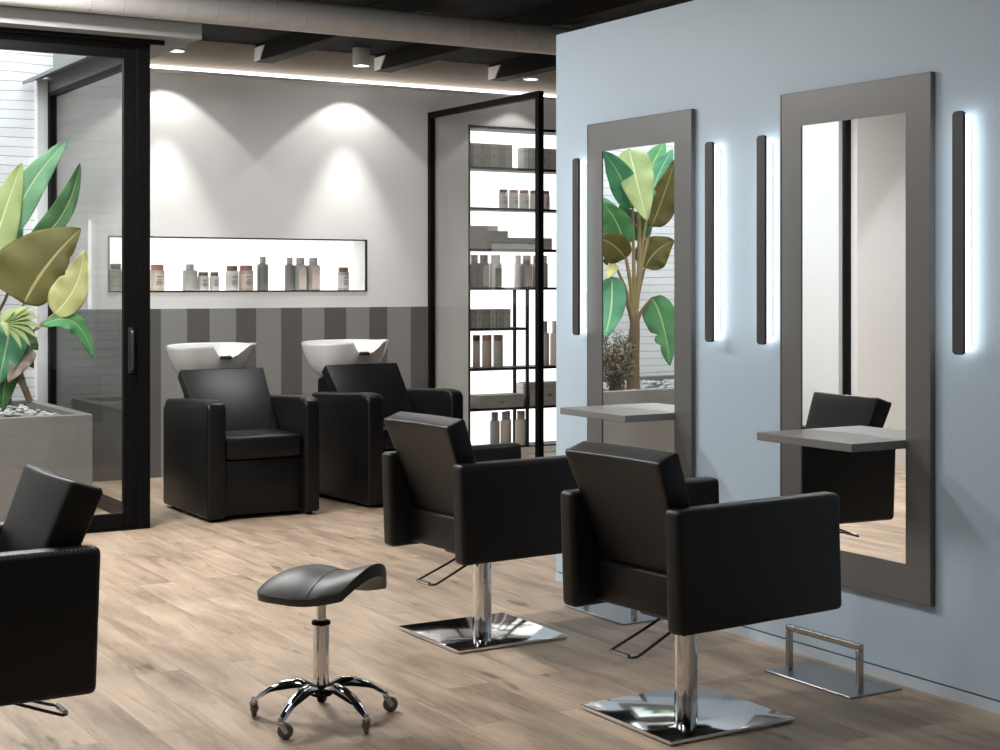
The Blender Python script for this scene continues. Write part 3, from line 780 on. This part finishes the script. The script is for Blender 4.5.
cartons([(186, 200), (200, 232), (232, 263), (263, 294), (294, 322), (322, 348)], ZS[1], .205, 'top shelf left part', grp='grey cartons on the top shelf')
for i, (a, b, m_) in enumerate([(392, 406, paper), (406, 424, gb[1]), (424, 448, gb[0]), (450, 488, gb[0]), (489, 515, gb[1]), (516, 545, gb[0])]):
    carton(sx(a, YS-.06), sx(b, YS-.06)-.0035, YS, ZS[1], .19, .12, m_, 'upright carton in the right group on the top shelf, %s from the left' % ORD[i], 'grey cartons on the top shelf')
for i, (a, b) in enumerate([(296, 329), (333, 368), (372, 408), (411, 446), (452, 486)]):
    jar((sx(a)+sx(b))/2, YS, ZS[2], (b-a)*ms*1.04, .168, rose, capbrown if i != 1 else cappink, 'pale jar with brown cap on the second shelf from the top, %s from the left' % ORD[i], 'pale jars on the second shelf', paper, .16, .9)
BX = 'flat grey cartons on the third shelf'
carton(sx(186, YS-.2/2), sx(254, YS-.2/2), YS, ZS[3], .197, .2, gb[0], 'square grey carton at the left end of the third shelf from the top', BX, False)
carton(sx(256, YS-.2/2), sx(330, YS-.2/2), YS, ZS[3], .155, .2, gb[2], 'grey carton in the middle of the third shelf, a small pale box on top', BX, False)
carton(sx(258, YS-.1/2), sx(292, YS-.1/2), YS, ZS[3]+.155, .045, .1, palegrey, 'small pale box lying on a grey carton of the third shelf', BX, False)
carton(sx(333, YS-.2/2), sx(495, YS-.2/2), YS, ZS[3], .10, .2, gb[0], 'long low grey carton on the right of the third shelf', BX, True)
for i, (a, b, m_, c_, ex) in enumerate([(188, 219, dgreyb, greyb, None), (221, 257, dgreyb, dgreyb, rose), (262, 304, palegrey, palegrey, greyb), (354, 380, palegrey, palegrey, None), (381, 418, greyb, greyb, rose), (421, 450, rose, greyb, None), (452, 478, greyb, palegrey, None)]):
    bottle((sx(a)+sx(b))/2, YS, ZS[4], (b-a)*ms*1.12, .285, m_, c_, 'tall bottle on the middle shelf behind the glass, %s from the left' % ORD[i], 'tall bottles on the middle shelf', ex, .76, .76)
cartons([(187, 209), (209, 236), (236, 261), (261, 288), (288, 313), (313, 341)], ZS[5], .165, 'shelf with a black divider post', [gb[0], gb[1]], grp='grey cartons beside the divider')
for i, (a, b, dy) in enumerate([(195, 222, .04), (218, 250, -.02), (250, 268, .05), (262, 297, -.01)]):
    jar((sx(a)+sx(b))/2+.03, YS+dy, ZS[6], (b-a)*ms*1.05, .285, (rose, beige, palegrey, greyb)[i], (capdark, cappink, cappink, capbrown)[i], 'tall capped jar on the shelf above the long flat cartons, %s from the left' % ORD[i], 'tall capped jars', None, .17, .97)
carton(sx(222, YS-.19/2), sx(388, YS-.19/2), YS, ZS[7], .112, .19, gb[0], 'long flat grey carton on the lowest raised shelf, left of the divider', 'flat cartons low down')
carton(sx(413, YS-.19/2), sx(560, YS-.19/2), YS, ZS[7], .205, .19, gb[0], 'large grey carton on the lowest raised shelf, right of the divider', 'flat cartons low down')
carton(sx(392, YS-.12/2), sx(412, YS-.12/2), YS+.02, ZS[7], .20, .12, palegrey, 'narrow pale carton on the lowest raised shelf, by the divider', 'flat cartons low down')
for i, (a, b, dy) in enumerate([(263, 297, 0), (300, 331, -.01), (329, 354, .06), (356, 396, -.01)]):
    bottle((sx(a)+sx(b))/2, YS+dy, ZS[8], (b-a)*ms*1.1, .30, (greyb, rose, greyb, rose)[i], (dgreyb, greyb, dgreyb, greyb)[i], 'bottle on the bottom board of the lit shelves, %s from the left' % ORD[i], 'bottles on the bottom board', None, .68, .76)
for i, (a, b) in enumerate([(450, 484), (487, 520)]):
    bottle((sx(a)+sx(b))/2, YS, ZS[6], (b-a)*ms*1.04, .40, (greyb, rose)[i], (dgreyb, palegrey)[i], ('very tall grey bottle right of the divider in the lit shelves', 'very tall rose bottle beside the blue wall in the lit shelves')[i], 'very tall bottles', None, .6, .74)

# ------------------------------------------------------------------ patio planter and plants
PZ = .65
t = thing('planter', 'long low grey planter trough along the patio', 'planter', (0, 0, 0))
g = G(); X0, X1, Y0, Y1 = -.30, 2.90, 9.95, 11.46; wl = .07
g.box(X0, X1, Y0, Y0+wl, 0, PZ, .004, 1); g.box(X0, X1, Y1-wl, Y1, 0, PZ, .004, 1); g.box(X0, X0+wl, Y0+wl, Y1-wl, 0, PZ, .004, 1); g.box(X1-wl, X1, Y0+wl, Y1-wl, 0, PZ, .004, 1)
g.build('trough', planter_m, t)
G().box(X0+wl, X1-wl, Y0+wl, Y1-wl, .3, PZ-.05).build('soil', soil_m, t)
tb = G()
for k in range(1500):
    x = random.uniform(X0+wl+.02, X1-wl-.02); y = random.uniform(Y0+wl+.02, Y1-wl-.02) if k % 3 else random.uniform(Y0+wl+.02, Y0+.4); r = random.uniform(.012, .026)
    q = bmesh.new(); bmesh.ops.create_icosphere(q, subdivisions=1, radius=r)
    tb._take(q, Matrix.Translation((x, y, PZ-.045+random.uniform(0, .012))) @ Matrix.Rotation(random.uniform(0, 6), 4, 'Z') @ Matrix.Diagonal((1.3, 1, .6, 1)))
o = tb.build('pebbles', pebble_m); tag(o, 'grey and white pebbles covering the planter soil', 'pebbles', None, 'stuff')

CAMP = Vector((0, 0, CAMZ))
def leaf(parent, base, tip, wl, wr, m, ctrl=None, nrm=None, fold=.25, bend=.0, ns=26, nx=8, notch=None, round_=.62, wave=.012):
    """blade from base to tip; wl, wr are half widths left/right of the rib (seen along nrm)"""
    base = Vector(base); tip = Vector(tip)
    c = Vector(ctrl) if ctrl is not None else (base+tip)/2
    nrm = Vector(nrm).normalized()
    c = c + nrm*bend
    tb = bmesh.new(); uvl = tb.loops.layers.uv.new('UVMap'); rows = []; uvs = {}
    ph = random.uniform(0, 6)
    for i in range(ns+1):
        s = i/ns
        p = base*(1-s)**2 + c*2*s*(1-s) + tip*s*s
        d = ((c-base)*(1-s) + (tip-c)*s).normalized()
        sd = d.cross(nrm).normalized(); nn = sd.cross(d).normalized()
        prof = (math.sin(PI*min(1, s**round_))**.72) if 0 < s < 1 else 0.
        prof = max(prof, .015)
        row = []
        for j in range(-nx, nx+1):
            v = j/nx; w = (wr if v > 0 else wl)*prof
            e = 1.
            if notch:
                for (ss, sg, dp, wd) in notch:
                    if v*sg > 0: e *= 1 - dp*max(0, 1-abs(s-ss)/wd)
            q = p + sd*(v*w*e*math.cos(fold)) + nn*(abs(v)*w*math.sin(fold) - .35*w*v*v*.5 + wave*math.sin(s*19+ph+v)*abs(v)**2)
            vv = tb.verts.new(q); uvs[vv] = (.5+v/2, s); row.append(vv)
        rows.append(row)
    for a, b in zip(rows, rows[1:]):
        for k in range(2*nx):
            f = tb.faces.new([a[k], a[k+1], b[k+1], b[k]]); f.smooth = True
            for lp in f.loops: lp[uvl].uv = uvs[lp.vert]
    me = bpy.data.meshes.new('leaf'); tb.to_mesh(me); tb.free(); me.materials.append(m)
    o = bpy.data.objects.new('leaf', me); C.objects.link(o); o.parent = parent
    sm = o.modifiers.new('thick', 'SOLIDIFY'); sm.thickness = .0015; sm.offset = 0
    # raised midrib
    pts = [base*(1-s)**2 + c*2*s*(1-s) + tip*s*s for s in [k/14 for k in range(15)]]
    return o
def stalk(parent, pts, r0, r1, m=stalk_m):
    P = smoothpath(pts, 6); n = len(P)
    g = G(); g.tube(P, [r0+(r1-r0)*k/(n-1) for k in range(n)], 8)
    return g.build('stalk', m, parent)

# plant seen directly at the left edge
p1 = thing('banana_plant', 'broad leaved tropical plant in the planter at the left edge, behind the glass door', 'plant', (0, 0, 0), 0)
def D(px, py, y=10.3): return at_y(px, py, y)
toC = (CAMP - D(20, 280)).normalized()
SCL = 10.3/dirv(20, 0).y
def tilt(rx=0., rz=0.): 
    v = Matrix.Rotation(rz, 3, 'Z') @ toC
    return (v + Vector((0, 0, rx))).normalized()
root = D(-28, 408, 10.5); root.z = PZ-.04
crown = D(-22, 345, 10.5)
g = G(); g.tube(smoothpath([root, root.lerp(crown, .5)+Vector((.02, 0, 0)), crown], 6), [.075]*5+[.06]*4+[.05]*4, 12); g.build('trunk', wood_trunk, p1)
g = G(); g.tube(smoothpath([D(-12, 352, 10.4), D(8, 362, 10.3), D(20, 378, 10.25), D(30, 402, 10.2)], 5), [.034]*6+[.03]*5+[.022]*5, 10)
g.tube(smoothpath([D(-12, 372, 10.4), D(2, 380, 10.35), D(8, 405, 10.3)], 5), .03, 10); g.build('root', wood_trunk, p1)
S = SCL
leaf(p1, D(-16, 280, 10.25), D(22, 163, 10.22), 22*S, 19*S, LEAF['lime'], D(0, 222, 10.24), tilt(.2), .18)
leaf(p1, D(7, 241, 10.3), D(68, 140, 10.2), 15*S, 15*S, LEAF['mint'], D(22, 184, 10.25), tilt(.1), .2, round_=.75)
leaf(p1, D(-14, 285, 10.5), D(23, 228, 10.45), 16*S, 14*S, LEAF['teal'], D(2, 262, 10.5), tilt(.0), .2)
leaf(p1, D(23, 249, 10.2), D(80, 163, 10.15), 15*S, 10*S, LEAF['dark'], D(70, 228, 10.2), tilt(.1), .4, round_=.8)
leaf(p1, D(26, 250, 10.22), D(66, 208, 10.2), 10*S, 4*S, LEAF['dark'], D(55, 238, 10.2), tilt(.1), .1)
leaf(p1, D(24, 304, 10.1), D(81, 229, 10.05), 47*S, 21*S, LEAF['olive'], D(45, 262, 10.08), tilt(.25), .12, round_=.55, notch=[(.45, 1, .25, .05), (.7, 1, .2, .04)])
leaf(p1, D(54, 314, 10.0), D(84, 250, 9.98), 20*S, 15*S, LEAF['yellow'], D(82, 290, 10), tilt(.1), .15, notch=[(.6, -1, .25, .06)])
leaf(p1, D(42, 326, 10.0), D(93, 358, 9.95), 9*S, 14*S, LEAF['green'], D(80, 302, 9.98), tilt(.7), .35, round_=.8, notch=[(.7, 1, .3, .05)])
leaf(p1, D(12, 318, 10.1), D(-2, 385, 10.05), 20*S, 22*S, LEAF['teal'], D(6, 350, 10.0), tilt(.2), .2)
leaf(p1, D(33, 350, 10.05), D(8, 383, 10.0), 8*S, 13*S, LEAF['dry'], D(22, 362, 10.0), tilt(.1), .3)
leaf(p1, D(-30, 330, 10.3), D(-55, 250, 10.3), 26*S, 26*S, LEAF['teal'], D(-45, 290, 10.3), tilt(.2), .2)
leaf(p1, D(-25, 330, 10.3), D(-40, 200, 10.3), 26*S, 26*S, LEAF['green'], D(-38, 260, 10.3), tilt(.2), .2)
leaf(p1, D(10, 330, 10.2), D(38, 350, 10.15), 12*S, 12*S, LEAF['dark'], D(24, 332, 10.2), tilt(.3), .2)
leaf(p1, D(14, 352, 10.15), D(3, 412, 10.1), 13*S, 9*S, LEAF['dark'], D(2, 380, 10.1), tilt(.1), .3)
leaf(p1, D(2, 360, 10.12), D(26, 392, 10.1), 6*S, 8*S, LEAF['dry'], D(20, 370, 10.1), tilt(.2), .3)
leaf(p1, D(-2, 345, 10.2), D(34, 368, 10.18), 12*S, 10*S, LEAF['dark'], D(18, 348, 10.2), tilt(.3), .3)
# split bright leaf of many fingers
tips = [(36, 309), (41, 317), (42, 328), (38, 339), (31, 347), (22, 350), (28, 306), (16, 309), (8, 338)]
for k, (a, b) in enumerate(tips):
    leaf(p1, D(0 + k % 3, 322, 9.95), D(a, b, 9.9), 4.6*S, 4.6*S, LEAF['lime'], D(a*.5, 322+(b-322)*.2-7, 9.93), tilt(.8), .15, ns=12, nx=3, wave=.002)
for a in ([crown, D(-15, 310, 10.5), D(-20, 275, 10.45)], [crown, D(-8, 300, 10.4), D(2, 240, 10.3)], [crown, D(-12, 310, 10.5), D(-14, 285, 10.5)], [crown, D(5, 300, 10.3), D(23, 249, 10.2)],
          [D(-10, 352, 10.4), D(10, 330, 10.2), D(24, 304, 10.1)], [D(0, 362, 10.3), D(28, 335, 10.1), D(54, 314, 10.0)], [D(0, 356, 10.3), D(25, 336, 10.1), D(42, 326, 10)], [crown, D(-5, 335, 10.2), D(0, 322, 9.95)], [crown, D(0, 330, 10.3), D(12, 318, 10.1)], [crown, D(-28, 338, 10.4), D(-30, 330, 10.3)]):
    stalk(p1, a, .013, .007)

# plant seen in the farther mirror
p2 = thing('banana_plant', 'tall broad leaved tropical plant reflected in the farther mirror', 'plant', (0, 0, 0), 0)
def M(cx, cy, y=10.4): return mir(577+cx/2.7778, 130+cy/2.7778, y)
VC = Vector((2*MX, 0, CAMZ))
toV = (VC - M(150, 350)).normalized()
S2 = 10.4/dirv(636, 0).y/2.7778
def tv(z=0., x=0.): return (toV + Vector((x, 0, z))).normalized()
def leaf2(b, tp, wl, wr, m, c, z=0., y=10.4, fold=.18, **k):
    yb = y
    # seen in a mirror: left and right swap
    leaf(p2, M(*b, 10.4), M(*tp, y), wr*S2*1.15, wl*S2*1.15, LEAF[m], M(*c, (10.4+y)/2), tv(z), fold, **k)
base2 = M(152, 703); base2.z = PZ-.05; top2 = M(155, 565)
g = G(); g.tube(smoothpath([base2, M(152, 640), top2, M(158, 510)], 5), [.062, .058, .055, .053, .052, .051, .05, .049, .048, .047, .045, .043, .04, .035, .03, .025], 14); g.build('trunk', wood_trunk, p2)
L2 = [((150, 218), (68, 58), 34, 36, 'teal', (120, 120), .1, 10.3), ((140, 52), (190, 252), 46, 42, 'lime', (160, 140), .2, 10.15), ((202, 182), (262, 52), 26, 30, 'teal', (222, 110), .1, 10.5),
      ((203, 268), (268, 80), 30, 40, 'olive', (240, 180), 0, 10.3), ((190, 300), (112, 208), 28, 30, 'dark', (160, 265), .1, 10.6), ((126, 322), (64, 200), 42, 34, 'green', (115, 250), .1, 10.4),
      ((130, 356), (52, 300), 48, 34, 'olive', (100, 310), .1, 10.3), ((184, 384), (266, 308), 44, 40, 'olive', (210, 325), .1, 10.3), ((92, 408), (70, 580), 34, 62, 'teal', (100, 500), .1, 10.15),
      ((204, 466), (254, 655), 38, 42, 'green', (240, 520), .1, 10.15), ((100, 372), (78, 412), 14, 14, 'yellow', (90, 390), 0, 10.2), ((150, 210), (240, 30), 36, 36, 'green', (200, 100), 0, 10.9), ((120, 300), (20, 180), 40, 40, 'teal', (60, 220), 0, 10.8)]
for i, (b, tp, wl, wr, m, c, z, y) in enumerate(L2):
    k = dict(notch=[(.62, -1, .5, .05), (.78, -1, .4, .05), (.7, 1, .35, .04)]) if i == 9 else {}
    leaf2(b, tp, wl, wr, m, c, z, y, **k)
    mid = (155+(b[0]-155)*.35, 560+(b[1]-560)*.55)
    if i == 1: stalk(p2, [M(158, 540), M(168, 380), M(165, 200), M(146, 90), M(*b)], .02, .008)
    else: stalk(p2, [M(155, 560), M(*mid), M(*b)], .022, .009, wood_trunk if i in (7, 8, 9) else stalk_m)
# dark shrub beside the trunk
sh = thing('shrub', 'small dark fine leaved shrub beside the trunk, reflected in the farther mirror', 'shrub', (0, 0, 0))
g = G(); gl = G(); sb = M(105, 705, 10.25); sb.z = PZ-.05
for k in range(80):
    a = random.uniform(0, 2*PI); tp = M(random.uniform(55, 150), random.uniform(565, 690), random.uniform(10.05, 10.45))
    P = smoothpath([sb + Vector((random.uniform(-.06, .06), random.uniform(-.06, .06), 0)), sb.lerp(tp, .5)+Vector((0, 0, .05)), tp], 4)
    g.tube(P, .003, 5)
    for q in range(26):
        p = P[random.randrange(3, len(P))] + Vector((random.gauss(0, .022), random.gauss(0, .022), random.gauss(0, .022)))
        d = Vector((random.gauss(0, 1), random.gauss(0, 1), random.gauss(0, 1))).normalized(); e = d.orthogonal().normalized(); r = random.uniform(.009, .017)
        vs = [gl.bm.verts.new(p - d*r), gl.bm.verts.new(p + e*r*.5), gl.bm.verts.new(p + d*r), gl.bm.verts.new(p - e*r*.5)]
        gl.bm.faces.new(vs)
g.build('branches', wood_trunk, sh)
o = gl.build('foliage', shrub_m, sh); o['kind'] = 'stuff'

# ------------------------------------------------------------------ light
wd = bpy.data.worlds.new('World'); bpy.context.scene.world = wd; wd.use_nodes = True
wd.node_tree.nodes['Background'].inputs['Color'].default_value = (.90, .95, 1., 1)
wd.node_tree.nodes['Background'].inputs['Strength'].default_value = 4.0
def area(name, loc, rot, sx_, sy_, watts, col=(1, 1, 1), portal=False, spread=180):
    l = bpy.data.lights.new(name, 'AREA'); l.shape = 'RECTANGLE'; l.size = sx_; l.size_y = sy_; l.energy = watts; l.color = col
    l.spread = R(spread)
    if portal: l.cycles.is_portal = True
    o = bpy.data.objects.new(name, l); C.objects.link(o); o.location = loc; o.rotation_euler = rot; return o
area('patio_sky_portal', ((PL+SGX)/2, 10.5, 4.95), (0, 0, 0), SGX-PL+.1, 2.4, 1, portal=True)
sun = bpy.data.lights.new('sun', 'SUN'); sun.energy = 1.2; sun.angle = R(12); sun.color = (1, .97, .92)
so = bpy.data.objects.new('sun', sun); C.objects.link(so); so.rotation_euler = Vector((.30, .12, -1)).to_track_quat('-Z', 'Y').to_euler()
# unseen area lights added under the ceiling as room fill
for x, y, wt in ((4.7, 9.6, 24), (1.9, 8.2, 78), (1.9, 6.7, 42), (2.0, 4.6, 16), (1.6, 2.4, 9), (-1.2, 6.2, 26), (-1.2, 2.6, 10)):
    area('fill_light', (x, y, 3.24), (0, 0, 0), .9, .25, wt, (1, .975, .95))
area('fill_light', (.3, 5.6, 2.75), (Vector((2.6, 9.2, 3.15))-Vector((.3, 5.6, 2.75))).to_track_quat('-Z', 'Y').to_euler(), .5, .25, 13, (1, .98, .95), spread=110)  # unseen uplight added to brighten the duct and soffit
spot(-1.3, 8.75, 3.2, 150, 80, .35, (.95, .98, 1.))

# ------------------------------------------------------------------ camera
cam = bpy.data.cameras.new('Camera'); cam.sensor_width = 36; cam.lens = F*36/1000; cam.shift_y = -(375-HY)/1000; cam.clip_start = .05
co = bpy.data.objects.new('Camera', cam); C.objects.link(co); co.location = (0, 0, CAMZ); co.rotation_euler = (PI/2, 0, -YAW)
s = bpy.context.scene; s.camera = co
s.view_settings.view_transform = 'Standard'; s.view_settings.look = 'None'; s.view_settings.gamma = 1; s.view_settings.exposure = .55; s.view_settings.use_curve_mapping = False
s.cycles.use_denoising = True
s.cycles.max_bounces = 12; s.cycles.transparent_max_bounces = 24; s.cycles.sample_clamp_indirect = 8
